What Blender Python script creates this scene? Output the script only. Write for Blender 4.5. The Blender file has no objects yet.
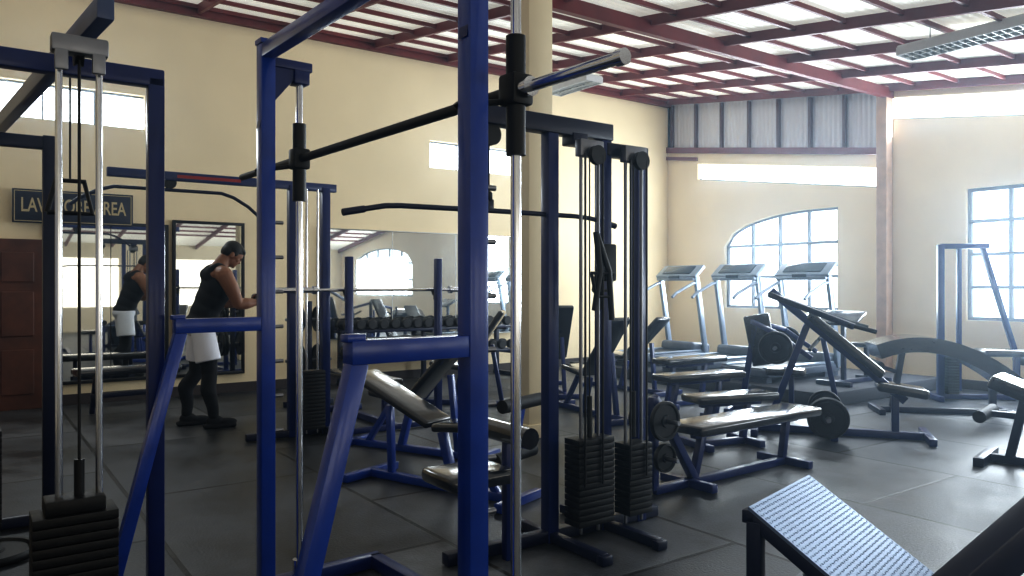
import bpy, bmesh, math, random
from mathutils import Vector, Matrix, Euler
random.seed(4)
SC=bpy.context.scene
COL=SC.collection
rad=math.radians
R0=rad(-54.56)
SH=Vector((math.cos(R0),math.sin(R0),0)); UH=Vector((-math.sin(R0),math.cos(R0),0))
CORNER=Vector((2.84,14.0,0))
def RS(s,t,z=0): return CORNER+SH*s-UH*t+Vector((0,0,z))
def roofz(s): return 4.7-.145*s

# ---------------------------------------------------------------- materials
def mat(name,col,rough=.5,metal=0.,noise=.12,scale=9.,bump=0.,coat=0.,emis=0.,spec=.5):
    m=bpy.data.materials.new(name); m.use_nodes=True
    nt=m.node_tree; N=nt.nodes; L=nt.links
    p=N['Principled BSDF']
    tc=N.new('ShaderNodeTexCoord'); no=N.new('ShaderNodeTexNoise')
    no.inputs['Scale'].default_value=scale; no.inputs['Detail'].default_value=4
    L.new(tc.outputs['Object'],no.inputs['Vector'])
    r=N.new('ShaderNodeValToRGB'); r.color_ramp.elements[0].position=.3; r.color_ramp.elements[1].position=.7
    r.color_ramp.elements[0].color=[c*(1-noise) for c in col]+[1]
    r.color_ramp.elements[1].color=[min(1,c*(1+noise)) for c in col]+[1]
    L.new(no.outputs['Fac'],r.inputs['Fac']); L.new(r.outputs['Color'],p.inputs['Base Color'])
    p.inputs['Roughness'].default_value=rough; p.inputs['Metallic'].default_value=metal
    p.inputs['Specular IOR Level'].default_value=spec
    if coat: p.inputs['Coat Weight'].default_value=coat; p.inputs['Coat Roughness'].default_value=.15
    if bump:
        b=N.new('ShaderNodeBump'); b.inputs['Strength'].default_value=bump; b.inputs['Distance'].default_value=.01
        L.new(no.outputs['Fac'],b.inputs['Height']); L.new(b.outputs['Normal'],p.inputs['Normal'])
    if emis:
        L.new(r.outputs['Color'],p.inputs['Emission Color']); p.inputs['Emission Strength'].default_value=emis
    return m
BLUE=mat('blue_paint',(.007,.048,.31),.30,coat=.6)
DBLUE=mat('dark_blue_paint',(.005,.020,.125),.36,coat=.3)
NAVY=mat('navy_paint',(.004,.009,.04),.42,coat=.1)
BOOM=mat('grey_blue_paint',(.07,.10,.20),.35,coat=.3)
CHROME=mat('chrome',(.72,.74,.78),.16,1,noise=.03)
STEEL=mat('worn_steel',(.28,.29,.32),.4,1,noise=.1)
BLACK=mat('black_iron',(.005,.0055,.008),.5)
RUBBER=mat('black_rubber',(.007,.008,.010),.65,bump=.2,scale=60)
VINYL=mat('black_vinyl',(.020,.024,.034),.18,bump=.35,scale=18,coat=1)
GREY=mat('grey_plastic',(.08,.10,.14),.4)
SILVER=mat('silver_paint',(.24,.29,.37),.35,.4)
SCREEN=mat('screen_glass',(.03,.05,.07),.1)
WALL=mat('cream_wall_paint',(.82,.70,.48),.7,noise=.05,scale=1.3,bump=.05)
WALLB=mat('pale_wall_paint',(.82,.70,.50),.7,noise=.05,scale=1.3,bump=.05)
COLM=mat('column_paint',(.78,.68,.48),.65,noise=.05,scale=2)
RED=mat('maroon_paint',(.14,.014,.014),.5,noise=.2,scale=3)
STUD=mat('dark_stud_paint',(.08,.025,.04),.5)
POSTM=mat('tan_post_paint',(.48,.33,.24),.6,noise=.12)
WHITE=mat('grey_window_frame_paint',(.22,.25,.29),.5,noise=.03)
LAMPW=mat('lamp_enamel',(.5,.5,.5),.5,noise=.03)
ALU=mat('aluminium_trim',(.5,.5,.48),.4,.6)
DOORM=mat('brown_door_wood',(.10,.035,.02),.45,noise=.3,scale=6)
SKIN=mat('skin_brown',(.27,.13,.075),.5,noise=.06,scale=12)
HAIR=mat('black_hair',(.005,.004,.004),.5,bump=.6,scale=90)
CLOTHB=mat('black_cloth',(.007,.008,.012),.85,bump=.15,scale=40)
CLOTHW=mat('white_cloth',(.72,.74,.82),.8,noise=.04)
SIGNM=mat('dark_sign_board',(.010,.014,.035),.4)
GOLD=mat('dull_gold_lettering',(.50,.42,.24),.5,noise=.02)
REDS=mat('red_sticker',(.35,.03,.03),.4)
PLATF=mat('platform_carpet',(.04,.043,.055),.8,bump=.3,scale=50)
def pane_mat(name,st):
    m=bpy.data.materials.new(name); m.use_nodes=True
    nt=m.node_tree; N=nt.nodes; L=nt.links; p=N['Principled BSDF']
    no=N.new('ShaderNodeTexNoise'); no.inputs['Scale'].default_value=3
    r=N.new('ShaderNodeValToRGB'); r.color_ramp.elements[0].color=(.78,.90,1,1); r.color_ramp.elements[1].color=(.90,.96,1,1)
    tc=N.new('ShaderNodeTexCoord'); L.new(tc.outputs['Object'],no.inputs['Vector']); L.new(no.outputs['Fac'],r.inputs['Fac'])
    L.new(r.outputs['Color'],p.inputs['Emission Color']); p.inputs['Emission Strength'].default_value=st
    p.inputs['Base Color'].default_value=(.8,.85,.9,1); p.inputs['Roughness'].default_value=.6
    return m
PANE=pane_mat('glowing_frosted_pane',1.7); PANER=PANE; PANES=pane_mat('glowing_frosted_pane_bright',3.5); PANEL=PANES  # panes emit on their own, standing in for the bright sky outside

def mirror_mat():
    m=bpy.data.materials.new('mirror_glass'); m.use_nodes=True
    nt=m.node_tree; p=nt.nodes['Principled BSDF']
    no=nt.nodes.new('ShaderNodeTexNoise'); no.inputs['Scale'].default_value=2
    r=nt.nodes.new('ShaderNodeMapRange'); r.inputs['To Min'].default_value=.0; r.inputs['To Max'].default_value=.04
    nt.links.new(no.outputs['Fac'],r.inputs['Value']); nt.links.new(r.outputs['Result'],p.inputs['Roughness'])
    p.inputs['Base Color'].default_value=(.86,.90,.90,1); p.inputs['Metallic'].default_value=1
    return m
MIRROR=mirror_mat()

def floor_mat():
    m=bpy.data.materials.new('rubber_mat_floor'); m.use_nodes=True
    nt=m.node_tree; N=nt.nodes; L=nt.links; p=N['Principled BSDF']
    tc=N.new('ShaderNodeTexCoord')
    br=N.new('ShaderNodeTexBrick'); br.offset=.5; br.inputs['Scale'].default_value=1
    br.inputs['Brick Width'].default_value=1.8; br.inputs['Row Height'].default_value=1.2
    br.inputs['Mortar Size'].default_value=.014; br.inputs['Mortar Smooth'].default_value=.2
    br.inputs['Color1'].default_value=(.018,.022,.030,1); br.inputs['Color2'].default_value=(.066,.072,.084,1)
    br.inputs['Mortar'].default_value=(.001,.001,.002,1)
    L.new(tc.outputs['Object'],br.inputs['Vector'])
    no=N.new('ShaderNodeTexNoise'); no.inputs['Scale'].default_value=.9; no.inputs['Detail'].default_value=10; no.inputs['Roughness'].default_value=.7
    L.new(tc.outputs['Object'],no.inputs['Vector'])
    rp=N.new('ShaderNodeValToRGB'); rp.color_ramp.elements[0].position=.40; rp.color_ramp.elements[1].position=.60
    rp.color_ramp.elements[0].color=(.35,.35,.35,1); rp.color_ramp.elements[1].color=(2.2,2.15,2.1,1)
    L.new(no.outputs['Fac'],rp.inputs['Fac'])
    mx=N.new('ShaderNodeMix'); mx.data_type='RGBA'; mx.blend_type='MULTIPLY'; mx.inputs[0].default_value=1
    L.new(br.outputs['Color'],mx.inputs[6]); L.new(rp.outputs['Color'],mx.inputs[7])
    mr=N.new('ShaderNodeMapRange'); mr.inputs['From Min'].default_value=.35; mr.inputs['From Max'].default_value=.65
    mr.inputs['To Min'].default_value=.34; mr.inputs['To Max'].default_value=.56
    L.new(no.outputs['Fac'],mr.inputs['Value']); L.new(mr.outputs['Result'],p.inputs['Roughness'])
    L.new(mx.outputs[2],p.inputs['Base Color'])
    n2=N.new('ShaderNodeTexNoise'); n2.inputs['Scale'].default_value=70
    L.new(tc.outputs['Object'],n2.inputs['Vector'])
    ad=N.new('ShaderNodeMath'); ad.operation='MULTIPLY_ADD'; ad.inputs[1].default_value=-3.
    L.new(br.outputs['Fac'],ad.inputs[0]); L.new(n2.outputs['Fac'],ad.inputs[2])
    b=N.new('ShaderNodeBump'); b.inputs['Strength'].default_value=.35; b.inputs['Distance'].default_value=.006
    L.new(ad.outputs[0],b.inputs['Height']); L.new(b.outputs['Normal'],p.inputs['Normal'])
    return m
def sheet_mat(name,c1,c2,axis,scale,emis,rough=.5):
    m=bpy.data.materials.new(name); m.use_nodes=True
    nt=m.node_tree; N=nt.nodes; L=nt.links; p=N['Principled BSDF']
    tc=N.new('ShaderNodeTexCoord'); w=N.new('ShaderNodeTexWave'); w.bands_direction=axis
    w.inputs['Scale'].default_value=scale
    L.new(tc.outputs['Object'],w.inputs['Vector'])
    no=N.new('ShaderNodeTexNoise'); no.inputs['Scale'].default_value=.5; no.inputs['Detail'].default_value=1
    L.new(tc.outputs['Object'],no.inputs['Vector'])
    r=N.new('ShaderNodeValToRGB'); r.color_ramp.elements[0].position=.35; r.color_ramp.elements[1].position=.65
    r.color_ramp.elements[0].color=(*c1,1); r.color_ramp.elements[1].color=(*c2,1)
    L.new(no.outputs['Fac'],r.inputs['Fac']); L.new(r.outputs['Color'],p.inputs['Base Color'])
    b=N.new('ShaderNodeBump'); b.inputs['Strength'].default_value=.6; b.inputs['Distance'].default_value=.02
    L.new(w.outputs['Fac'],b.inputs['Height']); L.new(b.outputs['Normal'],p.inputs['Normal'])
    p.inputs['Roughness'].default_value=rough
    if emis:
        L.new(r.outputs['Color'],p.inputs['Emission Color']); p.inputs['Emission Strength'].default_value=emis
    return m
ROOFM=sheet_mat('emissive_roof_sheet',(.58,.58,.53),(.86,.85,.76),'X',3.0,.42)  # emission puts a daylight glow into the sheets; no light passes through
CORR=sheet_mat('corrugated_wall_sheet',(.55,.55,.61),(.68,.68,.74),'X',4.0,0,.4)

# ---------------------------------------------------------------- mesh builder
class B:
    def __init__(s): s.bm=bmesh.new()
    def _xf(s,vs,M): bmesh.ops.transform(s.bm,matrix=M,verts=vs)
    def box(s,c,size,rot=None,bev=0.):
        r=bmesh.ops.create_cube(s.bm,size=1); vs=r['verts']
        s._xf(vs,Matrix.Diagonal((*size,1)))
        if bev:
            es=list({e for v in vs for e in v.link_edges})
            rr=bmesh.ops.bevel(s.bm,geom=es,offset=bev,segments=3 if bev>.015 else 2,affect='EDGES',profile=.5,clamp_overlap=True)
            vs=list({v for f in rr['faces'] for v in f.verts}|{v for v in vs if v.is_valid})
            vs=[v for v in vs if v.is_valid]
        M=Matrix.Translation(c)
        if rot is not None: M=M@(rot if isinstance(rot,Matrix) else Euler(rot).to_matrix().to_4x4())
        s._xf(vs,M); return s
    def bar(s,a,b,w=.06,h=None,bev=.006,up=(0,0,1)):
        a=Vector(a); b=Vector(b); h=h or w; d=b-a; l=d.length; z=d.normalized()
        u=Vector(up)
        if abs(z.dot(u))>.95: u=Vector((0,1,0))
        x=u.cross(z).normalized(); y=z.cross(x)
        M=Matrix((x,y,z)).transposed().to_4x4()
        return s.box((a+b)/2,(w,h,l),M,bev)
    def rod(s,a,b,r=.012,r2=None,seg=14):
        a=Vector(a); b=Vector(b); d=b-a
        rr=bmesh.ops.create_cone(s.bm,cap_ends=True,segments=seg,radius1=r,radius2=r if r2 is None else r2,depth=d.length)
        s._xf(rr['verts'],Matrix.Translation((a+b)/2)@d.to_track_quat('Z','Y').to_matrix().to_4x4()); return s
    def path(s,pts,r=.012,seg=10):
        pts=[Vector(p) for p in pts]; rings=[]
        n=None
        for i,p in enumerate(pts):
            if i==0: t=pts[1]-p
            elif i==len(pts)-1: t=p-pts[i-1]
            else: t=(pts[i+1]-p).normalized()+(p-pts[i-1]).normalized()
            t.normalize()
            if n is None:
                n=Vector((0,0,1)) if abs(t.z)<.9 else Vector((1,0,0))
            n=(n-t*n.dot(t)).normalized(); bt=t.cross(n)
            rings.append([s.bm.verts.new(p+n*math.cos(2*math.pi*k/seg)*r+bt*math.sin(2*math.pi*k/seg)*r) for k in range(seg)])
        for a,b in zip(rings,rings[1:]):
            for k in range(seg):
                s.bm.faces.new((a[k],a[(k+1)%seg],b[(k+1)%seg],b[k]))
        s.bm.faces.new(rings[0][::-1]); s.bm.faces.new(rings[-1]); return s
    def lathe(s,c,axis,prof,seg=28):
        c=Vector(c); q=Vector(axis).to_track_quat('Z','Y').to_matrix()
        rings=[]
        for r,h in prof:
            rings.append([s.bm.verts.new(c+q@Vector((r*math.cos(2*math.pi*k/seg),r*math.sin(2*math.pi*k/seg),h))) for k in range(seg)])
        for a,b in zip(rings,rings[1:]):
            for k in range(seg): s.bm.faces.new((a[k],a[(k+1)%seg],b[(k+1)%seg],b[k]))
        s.bm.faces.new(rings[0][::-1]); s.bm.faces.new(rings[-1]); return s
    def plate(s,c,axis,r=.2,th=.035):
        h=th/2
        return s.lathe(c,axis,[(.02,-h*.9),(r*.28,-h*.9),(r*.32,-h*.35),(r*.8,-h*.35),(r*.86,-h),(r*.97,-h),(r,-h*.6),(r,h*.6),(r*.97,h),(r*.86,h),(r*.8,h*.35),(r*.32,h*.35),(r*.28,h*.9),(.02,h*.9)],36)
    def ell(s,c,rd,rot=None,sub=3):
        r=bmesh.ops.create_icosphere(s.bm,subdivisions=sub,radius=1)
        M=Matrix.Translation(c)
        if rot is not None: M=M@Euler(rot).to_matrix().to_4x4()
        s._xf(r['verts'],M@Matrix.Diagonal((*rd,1))); return s
    def chain(s,pts):
        for p in pts: s.ell(p[:3],(p[3],)*3,sub=2)
        for a,b in zip(pts,pts[1:]): s.rod(a[:3],b[:3],a[3],b[3],16)
        return s
    def hexa(s,p):
        v=[s.bm.verts.new(q) for q in p]
        for f in ((0,3,2,1),(4,5,6,7),(0,1,5,4),(1,2,6,5),(2,3,7,6),(3,0,4,7)): s.bm.faces.new([v[i] for i in f])
        return s
    def slab(s,prof,y0,y1,th,bev=.015):
        top=[];bot=[]
        P=[Vector((a,b)) for a,b in prof]
        for i,p in enumerate(P):
            t=(P[min(i+1,len(P)-1)]-P[max(i-1,0)]).normalized(); n=Vector((-t.y,t.x))
            if n.y<0: n=-n
            top.append(p); bot.append(p-n*th)
        V=[[s.bm.verts.new((q.x,y,q.y)) for q in L] for L in (top,bot) for y in (y0,y1)]
        t0,t1,b0,b1=V; fs=[]
        for i in range(len(P)-1):
            fs.append(s.bm.faces.new((t0[i],t0[i+1],t1[i+1],t1[i])))
            fs.append(s.bm.faces.new((b0[i+1],b0[i],b1[i],b1[i+1])))
            fs.append(s.bm.faces.new((t0[i+1],t0[i],b0[i],b0[i+1])))
            fs.append(s.bm.faces.new((t1[i],t1[i+1],b1[i+1],b1[i])))
        fs.append(s.bm.faces.new((t0[0],t1[0],b1[0],b0[0]))); fs.append(s.bm.faces.new((t0[-1],b0[-1],b1[-1],t1[-1])))
        if bev:
            es=list({e for f in fs for e in f.edges if e.calc_face_angle(0)>rad(60)})
            bmesh.ops.bevel(s.bm,geom=es,offset=bev,segments=3,affect='EDGES',profile=.5,clamp_overlap=True)
        return s
    def mesh(s,name,m,smooth=True):
        bmesh.ops.recalc_face_normals(s.bm,faces=s.bm.faces)
        me=bpy.data.meshes.new(name); s.bm.to_mesh(me); s.bm.free()
        me.materials.append(m)
        if smooth:
            for p in me.polygons: p.use_smooth=True
            me.set_sharp_from_angle(angle=rad(38))
        return me
def link(o): COL.objects.link(o); return o
def thing(name,label,cat,loc,rz=R0,group=None):
    o=link(bpy.data.objects.new(name,None)); o.location=(loc[0],loc[1],loc[2] if len(loc)>2 else 0)
    o.rotation_euler=(0,0,rz); o.empty_display_size=.1
    o['label']=label; o['category']=cat
    if group: o['group']=group
    return o
def part(par,name,m,b,label=None):
    if isinstance(b,(list,tuple)):
        return [part(par,name,m,x,label) for x in b]
    o=link(bpy.data.objects.new(name,b.mesh(name,m))); o.parent=par
    if label: o['label']=label
    return o
def solo(name,label,cat,m,b,loc,rz=R0,group=None,rot=None):
    o=link(bpy.data.objects.new(name,b.mesh(name,m))); o.location=(loc[0],loc[1],loc[2] if len(loc)>2 else 0)
    o.rotation_euler=rot or (0,0,rz); o['label']=label; o['category']=cat
    if group: o['group']=group
    return o
def struct(name,m,b,smooth=False):
    o=link(bpy.data.objects.new(name,b.mesh(name,m,smooth))); o.location=CORNER; o.rotation_euler=(0,0,R0)
    o['kind']='structure'; return o
def dup(src,loc,rz=None,label=None):
    def cp(o,par):
        n=o.copy(); COL.objects.link(n)
        if par: n.parent=par
        for c in o.children: cp(c,n)
        return n
    n=cp(src,None); n.location=(loc[0],loc[1],loc[2] if len(loc)>2 else 0)
    if rz is not None: n.rotation_euler=(0,0,rz)
    if label: n['label']=label
    return n

# ---------------------------------------------------------------- room (local frame: x=s across, y=-t)
SX=15.; TY=15.
b=B(); b.hexa([(-.3,-TY-.3,-.1),(SX+.3,-TY-.3,-.1),(SX+.3,.3,-.1),(-.3,.3,-.1),(-.3,-TY-.3,0),(SX+.3,-TY-.3,0),(SX+.3,.3,0),(-.3,.3,0)])
struct('floor',floor_mat(),b)
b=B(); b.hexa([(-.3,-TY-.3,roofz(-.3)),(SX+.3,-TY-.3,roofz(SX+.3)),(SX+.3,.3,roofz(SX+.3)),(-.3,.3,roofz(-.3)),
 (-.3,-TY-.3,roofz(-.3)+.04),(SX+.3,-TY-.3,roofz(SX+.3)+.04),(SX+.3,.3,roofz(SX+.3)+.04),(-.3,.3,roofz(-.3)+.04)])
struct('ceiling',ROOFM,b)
def colx(b,y0,y1,z0,z1,x0=-.2,x1=0):
    b.hexa([(x0,y0,z0),(x1,y0,z0),(x1,y1,z0),(x0,y1,z0),(x0,y0,z1),(x1,y0,z1),(x1,y1,z1),(x0,y1,z1)])
b=B()
LW=[(3.43,4.95,3.03,3.43),(8.73,10.25,3.13,3.53)]
t=0; H=4.72
for a,c,z0,z1 in LW:
    colx(b,-a,-t,0,H); colx(b,-c,-a,0,z0); colx(b,-c,-a,z1,H); t=c
colx(b,-TY-.2,-t,0,H)
struct('wall_left',WALL,b)
def seg(b,s0,s1,lo,hi,y0=0,y1=.2):
    z=lambda f,s: f(s) if callable(f) else f
    b.hexa([(s0,y0,z(lo,s0)),(s1,y0,z(lo,s1)),(s1,y1,z(lo,s1)),(s0,y1,z(lo,s0)),(s0,y0,z(hi,s0)),(s1,y0,z(hi,s1)),(s1,y1,z(hi,s1)),(s0,y1,z(hi,s0))])
def arch(s,a=1.29,c=3.35,w=1.7,z=1.98,h=.5):
    x=(a+w-s)/w
    return z+h*math.sqrt(max(0,1-x*x)) if x>0 else z+h
A3=lambda s: 1.95+.5*math.sqrt(max(0,1-((s-11.9)/2.0)**2))
stripb=lambda s: roofz(s)-1.43; stript=lambda s: roofz(s)-1.15
b=B()
seg(b,-.2,.7,0,lambda s: roofz(s)-.97)
seg(b,.7,1.29,0,stripb)
n=14
for i in range(n):
    s0=1.29+2.06*i/n; s1=1.29+2.06*(i+1)/n
    seg(b,s0,s1,0,.95); seg(b,s0,s1,arch,stripb)
seg(b,3.35,4.05,0,stripb)
seg(b,.7,4.05,stript,lambda s: roofz(s)-.97)
sb=lambda s: roofz(s)-.48; st=lambda s: roofz(s)-.18
seg(b,4.05,5.12,0,sb); seg(b,5.12,7.1,0,.88); seg(b,5.12,7.1,2.56,sb); seg(b,7.1,8,0,sb)
seg(b,4.05,8,st,roofz); seg(b,8,9.9,0,roofz)
for i in range(n):
    s0=9.9+4*i/n; s1=9.9+4*(i+1)/n
    seg(b,s0,s1,0,1.0); seg(b,s0,s1,A3,roofz)
seg(b,13.9,SX+.2,0,roofz)
struct('wall_back',WALLB,b)
b=B(); seg(b,0,4.05,lambda s: roofz(s)-.9,roofz,.06,.1)
struct('wall_back_upper',CORR,b)
k=1
def trim(bb,m=RED):
    global k
    struct('trim_%d'%k,m,bb); k+=1
b=B(); seg(b,0,4.05,lambda s: roofz(s)-.97,lambda s: roofz(s)-.87,-.04,.06); trim(b)
for i in range(8):
    s=.08+i*.56; b=B(); seg(b,s-.022,s+.022,lambda q: roofz(q)-.87,lambda q: roofz(q)-.1,.0,.06); trim(b,STUD)
b=B(); seg(b,0,.7,lambda s: roofz(s)-1.1,lambda s: roofz(s)-1.04,-.04,.0); trim(b)
b=B(); b.box((4.1,-.09,2.03),(.15,.17,4.06),bev=.01); trim(b,POSTM)
def raf(t,d=.09,w=.04,s0=0,s1=SX):
    b=B(); b.hexa([(s0,-t-w/2,roofz(s0)-d-.02),(s1,-t-w/2,roofz(s1)-d-.02),(s1,-t+w/2,roofz(s1)-d-.02),(s0,-t+w/2,roofz(s0)-d-.02),
       (s0,-t-w/2,roofz(s0)-.0),(s1,-t-w/2,roofz(s1)-.0),(s1,-t+w/2,roofz(s1)-.0),(s0,-t+w/2,roofz(s0)-.0)]); return b
for i in range(11): trim(raf(.1+i*1.15))
def pur(s,d=.045,w=.03,t0=0,t1=TY):
    z=roofz(s); return B().box((s,-(t0+t1)/2,z-d/2-.01),(w,t1-t0,d))
for i in range(25): trim(pur(.12+i*.55))
b=B(); b.box((4.15,-TY/2,roofz(4.15)-.13),(.07,TY,.14)); trim(b)
b=B(); b.box((.05,-TY/2,4.60),(.08,TY,.10)); trim(b)
b=B()
colx(b,-TY,0,0,.7,SX,SX+.2); colx(b,-TY,0,2.1,roofz(SX),SX,SX+.2)
for y in (0,-3,-6,-9,-12): colx(b,y-.8,y,.7,2.1,SX,SX+.2)
struct('wall_right',WALLB,b)
b=B()
seg(b,0,SX,0,.3,-TY-.2,-TY); seg(b,0,SX,2.4,roofz,-TY-.2,-TY)
for s in (0,4,8,12): seg(b,s,s+.8,.3,2.4,-TY-.2,-TY)
struct('wall_rear',WALLB,b)
def glaze(o,b,m):
    bm=bmesh.new(); bm.from_mesh(o.data); n=len(bm.faces)
    tmp=bpy.data.meshes.new('t'); b.bm.to_mesh(tmp); b.bm.free(); bm.from_mesh(tmp); bm.faces.ensure_lookup_table()
    for f in bm.faces[n:]: f.material_index=1
    bm.to_mesh(o.data); bm.free(); o.data.materials.append(m); bpy.data.meshes.remove(tmp)
def winframe(name,s0,s1,z0,z1,nx,nz,top=None,y=.08,pm=PANE):
    b=B(); w=.042
    tp=lambda s: (top(s) if top else z1)
    for i in range(nx+1):
        s=s0+(s1-s0)*i/nx; s=min(max(s,s0+w/2),s1-w/2)
        b.box((s,y,(z0+tp(s))/2),(w,.05,tp(s)-z0))
    for j in range(nz):
        z=z0+(z1-z0)*j/nz+(w/2 if j==0 else 0); a=s0; e=s1
        if top:
            while tp(a)<z and a<s1: a+=.02
            while tp(e)<z and e>a: e-=.02
        b.box(((a+e)/2,y,z),(e-a,.05,w))
    if top:
        m=18
        b.path([(s0+(s1-s0)*i/m,y,top(s0+(s1-s0)*i/m)-.015) for i in range(m+1)],.022,8)
    else: b.box(((s0+s1)/2,y,z1-w/2),(s1-s0,.05,w))
    o=struct(name,WHITE,b)
    g=B()
    if top:
        m=10
        for i in range(m):
            a=s0+(s1-s0)*i/m; c=s0+(s1-s0)*(i+1)/m
            g.bm.faces.new([g.bm.verts.new(p) for p in ((a,y+.05,z0),(c,y+.05,z0),(c,y+.05,top(c)+.02),(a,y+.05,top(a)+.02))])
    else: g.bm.faces.new([g.bm.verts.new(p) for p in ((s0,y+.05,z0),(s1,y+.05,z0),(s1,y+.05,z1),(s0,y+.05,z1))])
    glaze(o,g,pm); return o
winframe('window_1',1.29,3.35,.95,2.48,4,3,arch)
winframe('window_2',5.12,7.1,.88,2.56,4,4,pm=PANER)
winframe('window_3',9.9,13.9,1.0,2.45,5,3,A3,pm=PANE)
def strip(name,s0,s1,lo,hi,m):
    b=B(); seg(b,s0,s1,lo,lambda s: lo(s)+.02,.05,.1); o=struct(name,WHITE,b)
    g=B(); g.bm.faces.new([g.bm.verts.new(p) for p in ((s0,.12,lo(s0)),(s1,.12,lo(s1)),(s1,.12,hi(s1)),(s0,.12,hi(s0)))]); glaze(o,g,m)
strip('window_4',.7,4.05,stripb,stript,PANES)
strip('window_5',4.05,8,sb,st,PANES)
for q,(a,c,z0,z1) in enumerate(LW):
    b=B(); 
    for z in (z0+.01,z1-.01): b.box((-.1,-(a+c)/2,z),(.04,c-a,.02))
    for i in range(2): b.box((-.1,-(a+(c-a)*(i+1)/3),(z0+z1)/2),(.03,.015,z1-z0))
    o=struct('window_%d'%(6+q),WHITE,b)
    g=B(); g.bm.faces.new([g.bm.verts.new(p) for p in ((-.13,-a,z0),(-.13,-c,z0),(-.13,-c,z1),(-.13,-a,z1))]); glaze(o,g,PANEL)
b=B(); b.box((.03,-9.98,.91),(.06,.48,1.82),bev=.005)
for z in (.40,1.02,1.52): b.box((.065,-9.98,z),(.03,.30,.48 if z!=1.52 else .32),bev=.01)
struct('door_1',DOORM,b)
b=B(); b.box((.012,-7,.06),(.024,14,.12)); struct('baseboard_left',mat('dark_skirting',(.05,.04,.04),.6),b)
b=B(); b.box((7,-.012,.06),(14,.024,.12)); struct('baseboard_back',mat('dark_skirting_back',(.05,.04,.04),.6),b)

def mirror(t0,t1,z0,z1,lab,seams=0,fm=BLACK,fw=.035):
    o=thing('wall_mirror',lab,'mirror',RS(0,(t0+t1)/2,z0))
    w=t1-t0;h=z1-z0
    part(o,'mirror_glass',MIRROR,B().box((.032,0,h/2),(.012,w-.02,h-.02)))
    b=B()
    for y in (-w/2,w/2): b.box((.03,y,h/2),(.05,fw,h+fw),bev=.003)
    for z in (0,h): b.box((.03,0,z),(.05,w,fw),bev=.003)
    for i in range(seams): b.box((.034,-w/2+w*(i+1)/(seams+1),h/2),(.018,.008,h))
    part(o,'mirror_frame',fm,b)
mirror(3.5,6.6,.60,2.08,'wide almost frameless wall mirror above the dumbbells',2,ALU,.012)
mirror(7.62,8.42,.25,2.08,'tall dark-framed wall mirror beside the standing person')
mirror(8.5,9.68,.25,2.02,'large dark-framed wall mirror beneath the sign',1)
o=thing('wall_sign','dark sign board with dull gold capital lettering above mirror','sign',RS(.03,9.45,2.0))
part(o,'sign_board',SIGNM,B().box((.045,0,.175),(.03,1.16,.36),bev=.004))
part(o,'sign_border',GOLD,B().box((.061,0,.335),(.004,1.12,.007)).box((.061,0,.015),(.004,1.12,.007)).box((.061,.56,.175),(.004,.007,.327)).box((.061,-.56,.175),(.004,.007,.327)))
cu=bpy.data.curves.new('t','FONT'); cu.body='LAVATORE AREA'; cu.size=.2; cu.extrude=.002; cu.offset=.003; cu.align_x='CENTER'; cu.align_y='CENTER'
to=link(bpy.data.objects.new('tmp',cu)); bpy.context.view_layer.update()
me=bpy.data.meshes.new_from_object(to.evaluated_get(bpy.context.evaluated_depsgraph_get())); bpy.data.objects.remove(to)
me.materials.clear(); me.materials.append(GOLD)
o2=link(bpy.data.objects.new('sign_lettering',me)); o2.parent=o; o2.location=(.064,0,.18); o2.rotation_euler=(rad(90),0,rad(90)); o2.scale=(.66,1.05,1)

b=B(); b.box((0,0,2.0),(.26,.26,4.0),bev=.008).box((0,0,.06),(.29,.29,.12),bev=.006)
c=struct('trim_column',COLM,b,True); c.location=(.177,6.8,0)

def lamp(loc,L,rz,lab):
    o=thing('ceiling_lamp',lab,'ceiling lamp',loc,rz)
    part(o,'lamp_housing',LAMPW,B().box((0,0,.05),(L,.30,.04),bev=.01).box((0,.145,.01),(L,.012,.08)).box((0,-.145,.01),(L,.012,.08)).box((L/2,0,.01),(.012,.3,.08)).box((-L/2,0,.01),(.012,.3,.08)))
    b=B(); n=int(L/.07)
    for i in range(1,n): b.box((-L/2+L*i/n,0,-.005),(.006,.28,.045))
    b.box((0,0,-.005),(L,.006,.045)); part(o,'louvre',ALU,b)
    for y in (-.07,.07): part(o,'fluorescent_tube',LAMPW,B().rod((-L/2+.03,y,.015),(L/2-.03,y,.015),.013))
    for x in (-L/3,L/3): part(o,'hanging_rod',STEEL,B().rod((x,0,.06),(x,0,.26),.006))
lamp((4.35,7.05,3.62),1.5,R0,'long white louvred fluorescent ceiling fixture, unlit')
lamp((.86,10.8,4.12),.9,R0,'short white louvred fluorescent fixture below red purlins')

# ---------------------------------------------------------------- machines
def stackpart(o,x,y,w,d,z0,n,th=.032,lab=None):
    b=B()
    for i in range(n): b.box((x,y,z0+th*i+th/2),(d,w,th-.003),bev=.002)
    part(o,'weight_stack',BLACK,b,lab)
def pulley(o,c,axis,r=.05):
    part(o,'pulley',BLACK,B().lathe(c,axis,[(.008,-.014),(r,-.014),(r*.86,-.004),(r*.86,.004),(r,.014),(.008,.014)]))

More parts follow.
